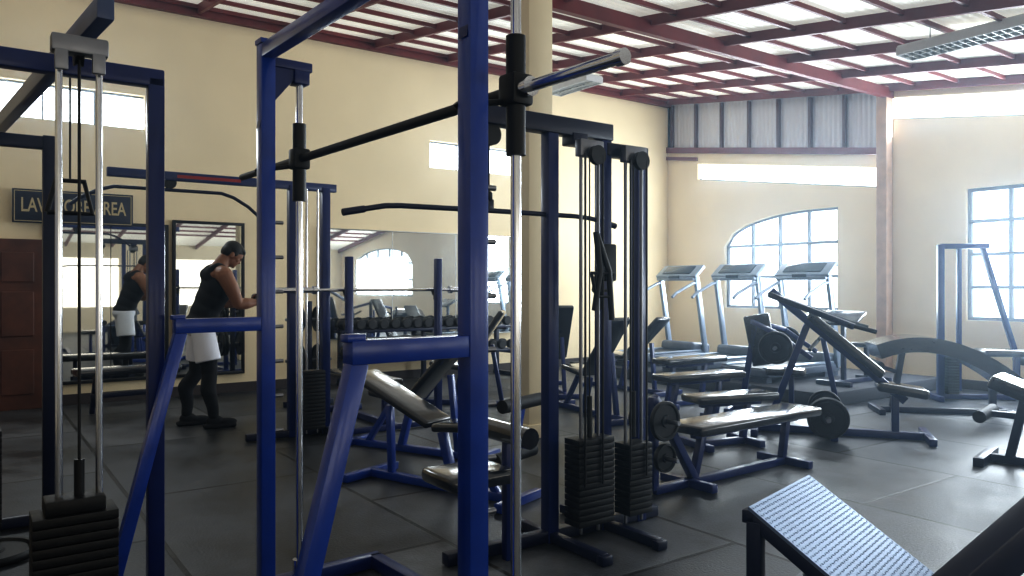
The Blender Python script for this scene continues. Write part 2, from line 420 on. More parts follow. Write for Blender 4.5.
SM=rad(-51.6)
o=thing('smith_machine','blue box-steel smith machine with chrome guide rods','gym machine',(-1.057,3.3),SM)
for x in (0,1.53):
    part(o,'upright_post',BLUE,B().bar((x,0,0),(x,0,2.36),.062,bev=.004).box((x,0,2.37),(.07,.07,.02)))
    part(o,'spotter_arm',BLUE,B().bar((x,-.375,1.165),(x,.0,1.165),.055,.058,bev=.003).box((x,-.36,1.20),(.045,.05,.02),bev=.004))
    part(o,'slanted_leg',BLUE,B().bar((x,-.35,1.14),(x,-.635,.03),.046,.046,bev=.003))
    part(o,'base_beam',DBLUE,B().bar((x,-.70,.035),(x,.55,.035),.06,.06))
    part(o,'guide_rod',CHROME,B().rod((x,.15,.06),(x,.15,2.28),.0155).rod((x,.15,.07),(x,.15,.12),.03),'polished chrome guide rod')
    part(o,'rod_bracket',DBLUE,B().box((x,.09,2.29),(.055,.22,.04),bev=.004).box((x,.15,2.24),(.07,.07,.06),bev=.006).hexa([(x-.02,.0,2.28),(x+.02,.0,2.28),(x+.02,-.035,2.0),(x-.02,-.035,2.0),(x-.02,.16,2.28),(x+.02,.16,2.28),(x+.02,.03,2.12),(x-.02,.03,2.12)]))
    part(o,'bar_carriage',BLACK,B().rod((x,.15,1.70),(x,.15,2.04),.029).box((x,.15,1.885),(.075,.075,.09),bev=.01).path([(x-.03,.15,1.86),(x-.04,.05,1.84),(x-.04,.0,1.80),(x-.04,-.03,1.83)],.01))
    for i in range(7): part(o,'catch_peg',STEEL,B().rod((x,.03,.7+i*.15),(x,.075,.7+i*.15),.008))
part(o,'top_beam',BLUE,B().bar((0,0,2.33),(1.53,0,2.33),.06,.06))
part(o,'rear_beam',DBLUE,B().bar((0,.52,.035),(1.53,.52,.035),.06,.06))
part(o,'lifting_bar',BLACK,B().rod((-.0,.15,1.885),(1.5,.15,1.885),.0175),'black knurled lifting bar')
part(o,'bar_sleeve',CHROME,B().rod((1.5,.15,1.885),(1.95,.15,1.885),.0165).rod((1.93,.15,1.885),(1.955,.15,1.885),.021).rod((1.57,.15,1.885),(1.60,.15,1.885),.028),'chrome plate sleeve')
part(o,'bar_sleeve',BLACK,B().rod((-.73,.15,1.885),(-.02,.15,1.885),.0165))

o=thing('cable_tower','dark navy double-stack cable pulldown tower with wide bar','gym machine',(.498,4.2))
for y,z in ((-.37,2.16),(0,2.16),(.265,2.06)):
    part(o,'upright_post',DBLUE,B().bar((0,y,0),(0,y,z),.068,bev=.005))
part(o,'top_beam',NAVY,B().bar((0,-.78,2.16),(0,.04,2.16),.085,.09).box((0,-.2,2.10),(.10,.10,.06),bev=.005))
part(o,'side_top_beam',NAVY,B().bar((0,0,2.07),(0,.31,2.07),.08,.07))
part(o,'base_beam',NAVY,B().bar((0,-1.0,.035),(0,.4,.035),.06,.06))
for y in (-.37,0): part(o,'foot_beam',NAVY,B().bar((-.35,y,.03),(.42,y,.03),.05,.05).box((.42,y,.025),(.05,.07,.05),bev=.01))
for y in (-.185,.132):
    w=.24 if y<0 else .17
    stackpart(o,.10,y,w,.12,.09,14 if y<0 else 12)
    for e in (-.06,.06): part(o,'guide_rod',STEEL,B().rod((.10,y+e,.04),(.10,y+e,2.05),.0095))
    part(o,'pulley_bracket',STEEL,B().box((.10,y,2.04),(.05,.16,.09),bev=.006),'grey steel pulley bracket')
    part(o,'cable',BLACK,B().rod((.10,y,.55),(.10,y,2.03),.004).rod((.10,y,.5),(.10,y,.75),.014))
    for e in (.03,-.09): part(o,'cable',BLACK,B().rod((.17,y+e,.3),(.17,y+e,2.0),.006))
    pulley(o,(.16,y,2.00),(1,0,0))
pulley(o,(0,-.74,2.07),(1,0,0),.055)
part(o,'cable',BLACK,B().rod((0,-.75,2.07),(0,-.75,1.77),.004).lathe((0,-.75,1.76),(0,0,1),[(.01,-.02),(.018,-.01),(.018,.02),(.008,.03)],12))
pts=[(0,-.75-.76,1.645),(0,-.75-.66,1.665),(0,-.75-.56,1.685),(0,-.75-.48,1.69),(0,-.75,1.695),(0,-.75+.55,1.695),(0,-.75+.65,1.69),(0,-.75+.75,1.675),(0,-.75+.84,1.655)]
part(o,'lat_bar',NAVY,B().path(pts,.0125).rod(pts[0],pts[1],.016).rod(pts[-2],pts[-1],.016).box((0,-.75,1.72),(.02,.05,.06),bev=.005))
part(o,'seat',VINYL,B().box((.09,-.92,.44),(.3,.36,.07),bev=.025)); part(o,'seat_post',DBLUE,B().bar((.09,-.92,0),(.09,-.92,.42),.05).bar((0,-.92,.035),(.2,-.92,.035),.06))
part(o,'thigh_roller',VINYL,B().rod((-.12,-.72,.62),(.3,-.72,.62),.05)); part(o,'roller_post',DBLUE,B().bar((.09,-.70,0),(.09,-.70,.6),.045))
part(o,'adjuster_plate',BLACK,B().box((.06,-.03,1.45),(.06,.10,.2),bev=.01).rod((.1,-.1,1.5),(.1,-.1,1.2),.012).path([(.1,-.16,1.3),(.1,-.13,1.42),(.1,-.07,1.42),(.1,-.04,1.3),(.1,-.16,1.3)],.01),'black pulldown handle hanging from the post')
part(o,'hanging_handle',BLACK,B().path([(.2,-.26,1.39),(.2,-.23,1.27),(.2,-.14,1.27),(.2,-.11,1.39),(.2,-.26,1.39)],.009))
part(o,'hanging_rope',BLACK,B().path([(.19,-.22,1.6),(.2,-.2,1.4),(.2,-.24,1.2)],.016).path([(.19,-.22,1.6),(.2,-.14,1.4),(.2,-.12,1.15)],.016),'black triceps rope')

o=thing('cable_crossover','dark cable crossover frame with chrome rods and black stack','gym machine',(-1.44,3.1))
for x,y in ((0,0),(0,-1.0),(-1.64,-.24),(-1.64,-1.0)):
    part(o,'upright_post',DBLUE if x==0 else NAVY,B().bar((x,y,0),(x,y,2.16),.06 if x==0 else .07,bev=.004))
part(o,'top_beam',DBLUE,B().bar((0,.03,2.16),(0,-1.03,2.16),.06,.07)); part(o,'top_beam',NAVY,B().bar((-1.64,-.2,2.12),(-1.64,-1.03,2.12),.06,.07))
part(o,'boom',BOOM,B().bar((.47,-.24,2.26),(-1.8,-.47,2.22),.055,.075),'greyish-blue overhead boom tube')
part(o,'boom_bracket',STEEL,B().box((.40,-.31,2.135),(.06,.17,.06),bev=.008).box((.42,-.255,2.08),(.02,.04,.07),bev=.004).box((.42,-.365,2.08),(.02,.04,.07),bev=.004))
stackpart(o,.39,-.325,.25,.15,.06,16)
part(o,'stack_cap',BLACK,B().box((.39,-.325,.595),(.12,.18,.05),bev=.008).rod((.39,-.31,.55),(.39,-.31,.74),.016))
for y in (-.37,-.25): part(o,'guide_rod',CHROME,B().rod((.39,y,.03),(.39,y,2.1),.0115),'polished chrome guide rod')
part(o,'cable',BLACK,B().rod((.39,-.31,.7),(.39,-.31,2.1),.005)); pulley(o,(.37,-.31,2.12),(0,1,0),.045)
part(o,'base_beam',NAVY,B().bar((0,.05,.035),(0,-1.05,.035),.06).bar((.55,-.55,.035),(-1.64,-.6,.035),.06).bar((-1.64,-.2,.035),(-1.64,-1.03,.035),.06).bar((.39,-.1,.03),(.39,-.6,.03),.06))
stackpart(o,-1.5,-.6,.26,.14,.06,16)
for y in (-.66,-.54): part(o,'guide_rod',CHROME,B().rod((-1.5,y,.03),(-1.5,y,2.1),.011))
part(o,'cable_handle',BLACK,B().rod((-.2,-.28,2.2),(-.2,-.28,1.75),.004).path([(-.2,-.36,1.62),(-.2,-.33,1.75),(-.2,-.23,1.75),(-.2,-.2,1.62),(-.2,-.36,1.62)],.011))

o=thing('lat_pulldown_machine','dark blue lat pulldown machine with bent overhead bar','gym machine',(-1.68,6.9))
for y in (0,-.30): part(o,'upright_post',DBLUE,B().bar((0,y,0),(0,y,2.2),.075))
part(o,'top_beam',DBLUE,B().bar((0,.1,2.2),(0,-1.75,2.2),.06,.07)); part(o,'sticker_strip',REDS,B().box((.032,-1.0,2.2),(.004,.5,.025)))
part(o,'base_beam',NAVY,B().bar((0,.2,.035),(0,-.7,.035),.06).bar((-.4,0,.035),(.4,0,.035),.06))
stackpart(o,.08,-.15,.2,.12,.07,16)
for y in (-.2,-.1): part(o,'guide_rod',CHROME,B().rod((.08,y,.03),(.08,y,2.17),.01))
pts=[(0,-2.0,1.93),(0,-1.93,1.99),(0,-1.80,2.06),(0,-1.70,2.09),(0,-1.3,2.09),(0,-.9,2.09),(0,-.8,2.06),(0,-.68,1.99),(0,-.6,1.92)]
part(o,'lat_bar',NAVY,B().path(pts,.014)); part(o,'cable',BLACK,B().rod((0,-1.3,2.1),(0,-1.3,2.2),.006)); pulley(o,(0,-1.3,2.15),(1,0,0))

def plate_thing(loc,axis,r=.2,th=.035,lab='black iron weight plate',grp=None):
    return solo('weight_plate',lab,'weight plate',BLACK,B().plate((0,0,0),axis,r,th),loc,0,grp)
def barbell(c,d,L=2.1,lab='chrome barbell resting on rack hooks'):
    c=Vector(c); d=Vector(d).normalized(); ang=math.atan2(d.y,d.x)
    o=thing('barbell',lab,'barbell',c,ang); h=L/2
    part(o,'shaft',CHROME,B().rod((-h+.4,0,0),(h-.4,0,0),.0145))
    for q in (-1,1): part(o,'sleeve',CHROME,B().rod((q*(h-.4),0,0),(q*h,0,0),.024).rod((q*(h-.4),0,0),(q*(h-.43),0,0),.036))
    return o
def pad(o,name,a,bb,w,th=.07,lab=None):
    a=Vector(a);bb=Vector(bb)
    return part(o,name,VINYL,B().bar(a,bb,w,th,bev=.02),lab)
def bench_press(loc,rz,lab):
    o=thing('bench_press',lab,'weight bench',loc,rz)
    for y in (-.5,.4):
        part(o,'rack_post',DBLUE,B().bar((0,y,0),(0,y,1.58),.06)); part(o,'bar_hook',BLACK,B().path([(.03,y,1.23),(.09,y,1.24),(.12,y,1.29)],.012).box((.03,y,1.25),(.02,.06,.12),bev=.004))
    for z in (.035,.8): part(o,'rack_cross_beam',DBLUE,B().bar((0,-.5,z),(0,.4,z),.05))
    part(o,'base_beam',DBLUE,B().bar((0,-.05,.035),(1.3,-.05,.035),.06).bar((1.3,-.3,.035),(1.3,.2,.035),.06).bar((1.15,-.05,.035),(1.15,-.05,.38),.06).bar((.2,-.05,.035),(.2,-.05,.38),.06))
    pad(o,'bench_pad',(.1,-.05,.42),(1.3,-.05,.42),.28)
bench_press((-1.11,7.0),R0+math.pi,'dark blue bench press rack with black vinyl flat bench')
barbell(Vector((-1.11,7.0,1.285))-SH*.085,UH,2.2)

def adj_bench(loc,rz,lab,back=35,seat=8,Lb=.75,Ls=.35,h=.42,m=DBLUE,roll=False):
    o=thing('incline_bench',lab,'weight bench',loc,rz)
    part(o,'base_frame',m,B().bar((-.65,0,.03),(.6,0,.03),.055).bar((-.65,-.25,.03),(-.65,.25,.03),.055).bar((.6,-.22,.03),(.6,.22,.03),.055))
    part(o,'support_post',m,[B().bar((0.1,0,.03),(0,0,h-.04),.055),B().bar((-.45,0,.03),(-.12-.5*Lb*math.cos(rad(back)),0,h+.5*Lb*math.sin(rad(back))-.05),.045),B().bar((.45,0,.03),(.2,0,h-.04),.045)])
    ca,sa=math.cos(rad(back)),math.sin(rad(back))
    pad(o,'backrest',(-.03,0,h+.01),(-.03-Lb*ca,0,h+.01+Lb*sa),.25,.055)
    cb,sb_=math.cos(rad(seat)),math.sin(rad(seat))
    pad(o,'seat',(.0,0,h),(Ls*cb,0,h+Ls*sb_),.25,.055)
    if roll:
        part(o,'leg_post',m,B().bar((.5,0,.03),(.62,0,.62),.045))
        for z,x in ((.62,.62),(.3,.57)): part(o,'foam_roller',RUBBER,B().rod((x,-.20,z),(x,.20,z),.04))
    return o
adj_bench((-.80,6.1),rad(150),'blue incline bench with shiny black vinyl pads',46,m=BLUE)
adj_bench((-.55,8.5),rad(170),'dark incline bench near the mirror wall',55)
adj_bench((-.45,4.98),rad(-35),'low blue bench with foam rollers beside column',22,5,roll=True,h=.42,m=BLUE)
adj_bench((1.45,9.7),rad(130),'inclined bench before the treadmill platform',42)
adj_bench((.80,7.9),rad(120),'dark incline bench behind the cable tower',50)
adj_bench((.55,9.6),rad(100),'dark incline bench standing near cream column',60)

def flat_bench(loc,rz,lab,L=1.3,h=.40,w=.28,m=DBLUE):
    o=thing('flat_bench',lab,'weight bench',loc,rz)
    part(o,'bench_frame',m,B().bar((0.05,0,.03),(L-.25,0,.03),.055).bar((.05,-.22,.03),(.05,.22,.03),.055).bar((L-.25,-.22,.03),(L-.25,.22,.03),.055).bar((.1,0,.03),(.2,0,h-.03),.05).bar((L-.28,0,.03),(L-.22,0,h-.03),.05).bar((.1,0,h-.05),(L-.1,0,h-.05),.05))
    pad(o,'bench_pad',(0,0,h),(L,0,h),w,.065)
    return o
ang=rad(37)
o=flat_bench((1.12,5.03),ang,'blue-framed flat bench with glossy black pad and plates',1.38,.385,.32)
part(o,'plate_post',DBLUE,B().bar((.12,0,.03),(-.28,0,.62),.055).bar((-.28,0,.03),(-.28,0,.62),.05).bar((-.28,0,.03),(.1,0,.03),.055))
part(o,'plate_peg',STEEL,[B().rod((-.27,-.2,.48),(-.27,.2,.48),.014),B().rod((-.28,-.2,.25),(-.28,.2,.25),.014)])
ax=(-math.sin(ang),math.cos(ang),0)
for z,r in ((.48,.125),(.25,.09)):
    for q in (-.09,.09):
        p=Vector((1.12,5.03,z))+Vector((math.cos(ang),math.sin(ang),0))*-.275+Vector(ax)*q
        plate_thing(p,ax,r,.035,'black iron weight plate on bench storage peg','plates on bench pegs')
flat_bench((1.38,7.15),rad(28),'dark flat bench with black pad',.95,.46,.28)
flat_bench((1.6,8.3),rad(32),'dark flat bench with black pad behind another bench',.9,.5,.28)
flat_bench((1.45,6.25),rad(22),'dark low bench between glossy benches',.8,.40,.28)

o=thing('lever_press_machine','dark blue plate-loaded lever machine with inclined pad','gym machine',(2.75,6.85),rad(-20))
part(o,'inclined_rail',DBLUE,B().bar((-.42,0,1.28),(.68,0,.33),.07,.07))
part(o,'back_pad',VINYL,B().bar((-.1,0,1.07),(.5,0,.55),.28,.08,bev=.03))
part(o,'seat',VINYL,B().bar((.45,0,.46),(.85,0,.40),.3,.08,bev=.03))
part(o,'base_frame',DBLUE,B().bar((-.55,0,.035),(.85,0,.035),.065).bar((-.55,-.35,.035),(-.55,.35,.035),.06).bar((.85,-.3,.035),(.85,.3,.035),.06).bar((.1,-.35,.035),(.1,.35,.035),.06))
part(o,'support_post',DBLUE,[B().bar((-.45,0,.04),(-.1,0,1.0),.06),B().bar((.6,0,.04),(.6,0,.38),.06)])
for q in (-1,1):
    part(o,'lever_arm',NAVY,B().bar((-.42,q*.1,1.24),(.25,q*.38,.98),.05).bar((-.42,q*.1,1.24),(-.42,0,1.24),.05))
    part(o,'hand_grip',RUBBER,B().rod((.2,q*.38,1.0),(.42,q*.38,.94),.018))
    part(o,'plate_peg',STEEL,B().rod((.05,q*.2,.20),(.05,q*.48,.20),.02).bar((.05,0,.20),(.05,q*.2,.20),.05).bar((.05,q*.18,.03),(.05,q*.18,.20),.045))
D=Vector((math.cos(rad(-20)),math.sin(rad(-20)),0)); P=Vector((-D.y,D.x,0))
for q,r in ((-.30,.17),(-.36,.17),(.33,.15)):
    plate_thing(Vector((2.75,6.85,.20))+D*.05+P*q,P,r,.04,'black iron plate loaded on lever machine','plates on lever machine')

o=thing('chest_press_machine','dark blue seated press machine with side handles','gym machine',(2.68,7.95),rad(-25))
part(o,'machine_frame',DBLUE,B().bar((-.4,0,.035),(.7,0,.035),.06).bar((-.4,-.3,.035),(-.4,.3,.035),.06).bar((.7,-.25,.035),(.7,.25,.035),.06).bar((-.3,0,.03),(-.15,0,.95),.06).bar((.2,0,.03),(.2,0,.4),.05).bar((.65,0,.03),(.5,0,.8),.05))
part(o,'backrest',VINYL,B().bar((-.05,0,.5),(-.15,0,1.02),.26,.06,bev=.02)); part(o,'seat',VINYL,B().box((.15,0,.44),(.38,.3,.07),bev=.025))
for q in (-1,1):
    part(o,'press_arm',DBLUE,B().bar((-.18,q*.05,.95),(.1,q*.4,.85),.045).bar((.1,q*.4,.85),(.42,q*.4,.62),.045)); part(o,'hand_grip',RUBBER,B().rod((.40,q*.4,.7),(.46,q*.25,.78),.018))
    part(o,'plate_peg',STEEL,B().rod((.1,q*.4,.72),(.1,q*.62,.72),.018))
D=Vector((math.cos(rad(-25)),math.sin(rad(-25)),0)); P=Vector((-D.y,D.x,0))
for q in (-.5,.5): plate_thing(Vector((2.68,7.95,.72))+D*.1+P*q,P,.16,.04,'black iron plate on press machine arm','plates on press machine')

def preacher(loc,rz,lab):
    o=thing('preacher_curl_bench',lab,'weight bench',loc,rz)
    part(o,'bench_frame',NAVY,B().bar((-.35,0,.03),(.5,0,.03),.055).bar((-.35,-.22,.03),(-.35,.22,.03),.055).bar((.5,-.22,.03),(.5,.22,.03),.055).bar((-.2,0,.03),(-.2,0,.42),.05).bar((.3,0,.03),(.3,0,.72),.05))
    part(o,'seat',VINYL,B().box((-.2,0,.45),(.28,.28,.06),bev=.02)); part(o,'arm_pad',VINYL,B().bar((.22,0,.86),(.48,0,.72),.5,.05,bev=.02))
preacher(RS(4.62,1.65,.15),R0+rad(-90),'dark preacher curl bench with sloping arm pad')

o=thing('abdominal_bench','curved abdominal bench with glossy black pad','weight bench',(4.42,7.95),rad(-12))
prof=[(-.66+i*.1,.80-.9*(max(0,(-.66+i*.1)+.25))**2*.50-.5*(max(0,-.25-(-.66+i*.1)))**2) for i in range(15)]
part(o,'curved_pad',VINYL,B().slab(prof,-.25,.25,.15,.045),'thick glossy curved black vinyl pad')
part(o,'bench_frame',NAVY,B().bar((-.6,0,.03),(.7,0,.03),.06).bar((-.6,-.25,.03),(-.6,.25,.03),.06).bar((.65,-.25,.03),(.65,.25,.03),.06).bar((-.45,0,.03),(-.35,0,.66),.06).bar((.5,0,.03),(.5,0,.42),.06))
part(o,'foam_roller',RUBBER,[B().rod((-.62,-.22,.50),(-.62,.22,.50),.045)])
part(o,'roller_arm',NAVY,B().bar((-.4,0,.42),(-.64,0,.50),.04))
o=thing('decline_bench','dark decline bench with glossy black pad and foot rollers','weight bench',(4.0,5.45),rad(-42))
part(o,'bench_frame',NAVY,B().bar((-.55,0,.03),(.65,0,.03),.06).bar((-.55,-.28,.03),(-.55,.28,.03),.07).bar((.65,-.28,.03),(.65,.28,.03),.06).bar((-.4,0,.03),(-.3,0,.50),.06).bar((.5,0,.03),(.45,0,.24),.06))
pad(o,'bench_pad',(-.50,0,.62),(.65,0,.18),.38,.10)
part(o,'foam_roller',RUBBER,[B().rod((-.55,-.24,.36),(-.55,.24,.36),.045)]); part(o,'roller_arm',NAVY,B().bar((-.35,0,.36),(-.58,0,.36),.045))
o=thing('leg_machine_frame','tall dark machine frame beside bright window','gym machine',(5.1,8.95),rad(-8))
part(o,'machine_frame',DBLUE,B().bar((-.1,0,0),(-.1,0,1.8),.07).bar((-.1,0,1.78),(.42,0,1.78),.06).bar((.35,0,1.78),(.72,0,.5),.055).bar((.1,0,1.75),(.1,0,.1),.05).bar((-.3,0,.035),(.9,0,.035),.06).bar((-.2,-.3,.035),(-.2,.3,.035),.06).bar((.8,-.3,.035),(.8,.3,.035),.06).bar((.72,0,.03),(.72,0,.55),.06))
part(o,'seat',VINYL,B().box((.55,0,.55),(.45,.35,.08),bev=.025)); stackpart(o,0.0,0,.24,.12,.07,14)
part(o,'foam_roller',RUBBER,B().rod((.85,-.25,.45),(.85,.25,.45),.06))

b=B(); b.box((2.80,-1.55,.075),(4.32,2.6,.15),bev=.01)
solo('treadmill_platform','low dark carpeted platform carrying the treadmills','platform',PLATF,b,CORNER)
def treadmill(loc,lab):
    o=thing('treadmill',lab,'treadmill',loc,R0,'treadmills on the platform')
    part(o,'deck',GREY,B().box((0,-.65,.12),(.72,1.5,.10),bev=.02).box((0,-.0,.03),(.6,.3,.06)).box((0,-1.3,.03),(.6,.1,.06)))
    part(o,'running_belt',RUBBER,B().box((0,-.75,.173),(.5,1.28,.012)))
    for q in (-1,1):
        part(o,'side_rail',SILVER,B().box((q*.31,-.7,.185),(.09,1.35,.03),bev=.008))
        part(o,'upright',SILVER,B().bar((q*.36,.06,.12),(q*.36,-.16,1.3),.05,.09,bev=.012))
        part(o,'handrail',SILVER,B().path([(q*.36,-.1,1.22),(q*.36,-.25,1.20),(q*.36,-.6,1.06),(q*.36,-.68,1.0)],.022))
    part(o,'motor_cover',GREY,B().box((0,.0,.22),(.66,.42,.16),(rad(-6),0,0),bev=.05))
    part(o,'console',SILVER,B().box((0,-.12,1.38),(.80,.06,.28),(rad(-52),0,0),bev=.02).box((0,-.2,1.27),(.74,.1,.05),bev=.015))
    part(o,'console_screen',SCREEN,B().box((0,-.142,1.408),(.56,.02,.18),(rad(-52),0,0),bev=.005).box((0,-.26,1.30),(.2,.02,.04)))
    return o
t1=treadmill(RS(1.58,1.3,.15),'silver-blue treadmill facing the arched window')
dup(t1,RS(2.68,1.3,.15)); dup(t1,RS(3.76,1.3,.15))

RT0,RT1=3.8,6.5
o=thing('dumbbell_rack','long dark steel dumbbell rack beneath wall mirror','dumbbell rack',RS(.38,(RT0+RT1)/2))
hw=(RT1-RT0)/2
for y in (-hw+.1,0,hw-.1): part(o,'rack_leg',NAVY,B().bar((-.2,y,0),(-.2,y,.85),.06).bar((-.25,y,.03),(.28,y,.03),.06))
for z,x in ((.38,.08),(.72,-.03)):
    for e in (.09,-.12): part(o,'rack_shelf',NAVY,B().bar((x+e,-hw,z),(x+e,hw,z),.04))
    for y in (0,-hw+.1,hw-.1): part(o,'shelf_bracket',NAVY,B().bar((-.2,y,z-.03),(x+.1,y,z-.03),.04))
def dumbbell(loc,rz,r=.06,L=.30,lab='black dumbbell resting on rack shelf',grp='dumbbells on the rack'):
    o=thing('dumbbell',lab,'dumbbell',loc,rz,grp)
    part(o,'handle',CHROME,B().rod((-L*.25,0,0),(L*.25,0,0),.014))
    for q in (-1,1): part(o,'dumbbell_head',BLACK,B().lathe((q*L*.36,0,0),(1,0,0),[(.01,-L*.13),(r*.85,-L*.13),(r,-L*.10),(r,L*.10),(r*.85,L*.13),(.01,L*.13)],18))
    return o
d0=None
for z,x in ((.38,.065),(.72,-.045)):
    for i in range(16):
        p=RS(.38+x,RT0+.1+i*(RT1-RT0-.2)/15,z+.087)
        if d0 is None: d0=dumbbell(p,R0,.066)
        else: dup(d0,p)

FP=rad(-40.5)
o=thing('leg_press_machine','dark blue leg press with silver diamond-plate footplate','gym machine',(1.083,3.10),FP)
W=.63
A=Vector((0,-W/2,.50)); E=Vector((.76,-W/2,.02))
d=(E-A).normalized()
ctr=(A+E)/2+Vector((0,W/2,0)); L=(E-A).length
M=Matrix((d,Vector((0,1,0)),d.cross(Vector((0,1,0))))).transposed().to_4x4()
DIA=mat('diamond_plate_metal',(.20,.27,.40),.42,.5,noise=.08)
b=B(); b.box(ctr,(L,W,.012),M); R3=M.to_3x3()
sgn=1 if (R3@Vector((0,0,1))).z>0 else -1
NX,NY=46,32
for i in range(NX):
    for j in range(NY):
        x=-L/2+.014+i*(L-.028)/(NX-1); y=-W/2+.014+j*(W-.028)/(NY-1)
        a=rad(45) if (i+j)%2==0 else rad(-45)
        dx,dy=math.cos(a),math.sin(a)
        lp=[(x+dx*.0085,y+dy*.0085,.006*sgn),(x-dy*.0027,y+dx*.0027,.006*sgn),(x-dx*.0085,y-dy*.0085,.006*sgn),(x+dy*.0027,y-dx*.0027,.006*sgn)]
        lv=[b.bm.verts.new(ctr+R3@Vector(p)) for p in lp]; tp=b.bm.verts.new(ctr+R3@Vector((x,y,.0082*sgn)))
        for q in range(4): b.bm.faces.new((lv[q],lv[(q+1)%4],tp))
part(o,'footplate',DIA,b,'silver diamond-tread footplate')
b=B()
for a_,c_ in (((-L/2,-W/2),(-L/2,W/2)),((-L/2,-W/2+.025),(L/2,-W/2+.025)),((-L/2,W/2-.025),(L/2,W/2-.025))):
    off=Vector((0,0,-.035)); b.bar(ctr+d*a_[0]+Vector((0,a_[1],0))+off,ctr+d*c_[0]+Vector((0,c_[1],0))+off,.05)
part(o,'footplate_frame',NAVY,b)
part(o,'front_leg',NAVY,[B().bar((.02,-.29,0),(.02,-.29,.45),.055),B().bar((.02,.29,0),(.02,.29,.45),.055)]); part(o,'front_beam',NAVY,B().bar((.02,-.29,.08),(.02,.29,.08),.05))
o=thing('sled_rail_frame','near-black slanted padded machine rail','gym machine',(1.4,2.3),0)
dv=Vector((.34,.12,.19)); p0=Vector((1.30-1.4,2.3-2.3,.45-.07))
part(o,'slanted_rail',NAVY,B().bar(p0-dv*.45,p0+dv*2.0,.09,.13,bev=.008))
part(o,'rail_support',NAVY,[B().bar((p0-dv*.3).xy.to_3d(),p0-dv*.3-Vector((0,0,.03)),.07),B().bar((p0+dv*1.8).xy.to_3d(),p0+dv*1.8-Vector((0,0,.05)),.07)])
part(o,'rail_base',NAVY,B().bar((p0-dv*.3).xy.to_3d()+Vector((0,0,.035)),(p0+dv*1.8).xy.to_3d()+Vector((0,0,.035)),.07))

for i,(x,y,r) in enumerate(((-2.55,3.75,.2),(-2.9,4.0,.17))):
    solo('weight_plate','black iron weight plate lying on rubber floor','weight plate',BLACK,B().plate((0,0,0),(0,0,1),r,.04),(x,y,.02),0)
o=thing('utility_bench','small black bench beside mirror wall','weight bench',(-4.0,8.0),R0+.1)
part(o,'bench_frame',NAVY,B().bar((0,-.35,.2),(0,.35,.2),.05).bar((-.18,-.3,.0),(0,-.3,.42),.045).bar((.18,-.3,.0),(0,-.3,.42),.045).bar((-.18,.3,.0),(0,.3,.42),.045).bar((.18,.3,.0),(0,.3,.42),.045)); pad(o,'bench_pad',(0,-.5,.45),(0,.5,.45),.3)
o=thing('weight_plate_tree','navy steel plate tree holding iron plates','weight storage',(-2.25,8.5),R0)
part(o,'tree_frame',NAVY,B().bar((0,0,0),(0,0,1.15),.06).bar((-.28,0,.03),(.28,0,.03),.06).bar((0,-.28,.03),(0,.28,.03),.06))
part(o,'tree_peg',STEEL,[B().rod((0,-.26,.95),(0,.26,.95),.016),B().rod((0,-.26,.5),(0,.26,.5),.016)])
for z in (.95,.5):
    for q in (-.1,-.15,.1,.15):
        plate_thing(Vector((-2.25,8.5,z))+UH*q,UH,.17 if z<.6 else .14,.035,'black iron weight plate on plate tree','plates on the plate tree')

# ---------------------------------------------------------------- person
def remeshed(name,b,m,vox,par=None,sm=6):
    me=b.mesh(name,m); o=link(bpy.data.objects.new(name,me))
    r=o.modifiers.new('r','REMESH'); r.mode='VOXEL'; r.voxel_size=vox; r.use_smooth_shade=True
    s=o.modifiers.new('s','SMOOTH'); s.factor=.5; s.iterations=sm
    bpy.context.view_layer.update()
    nm=bpy.data.meshes.new_from_object(o.evaluated_get(bpy.context.evaluated_depsgraph_get()))
    o.modifiers.clear(); o.data=nm
    if not nm.materials: nm.materials.append(m)
    for p in nm.polygons: p.use_smooth=True
    if par: o.parent=par
    return o
def rotY(p,c,a):
    x,z=p[0]-c[0],p[2]-c[2]; return (c[0]+x*math.cos(a)+z*math.sin(a),p[1],c[2]-x*math.sin(a)+z*math.cos(a))
lean=(0,rad(18),0)
HP=(.23,0,1.57); HT=rad(36)
HX=-.045; HZ=-.025
def Hd(b,c,rd,rot=0,sub=2): b.ell(rotY((c[0]+HX,c[1],c[2]+HZ),HP,HT),rd,(0,HT+rot,0),sub)
b=B()
b.ell((.145,0,1.31),(.132,.212,.20),lean).ell((.05,0,1.10),(.118,.166,.18),lean).ell((0,0,.95),(.128,.168,.13))
b.ell((.115,0,1.42),(.098,.192,.075),lean)
b.chain([(.15,-.1,1.455,.070),(.17,-.222,1.42,.079)]).chain([(.15,.1,1.455,.070),(.17,.222,1.42,.079)])
b.chain([(.15,0,1.46,.086),(.19,0,1.53,.070),(.225,0,1.59,.060)])
Hd(b,(.290,0,1.690),(.098,.078,.100),0,3); Hd(b,(.318,0,1.625),(.068,.060,.070),0,3)
Hd(b,(.386,0,1.658),(.010,.010,.024)); Hd(b,(.392,0,1.643),(.014,.015,.010)); Hd(b,(.376,0,1.615),(.010,.024,.006)); Hd(b,(.375,0,1.603),(.010,.020,.006)); Hd(b,(.362,0,1.582),(.020,.026,.018)); Hd(b,(.374,0,1.694),(.013,.050,.008))
for q in (-1,1): Hd(b,(.285,q*.079,1.655),(.017,.008,.030),.15); Hd(b,(.350,q*.042,1.650),(.025,.02,.020))
HC={}
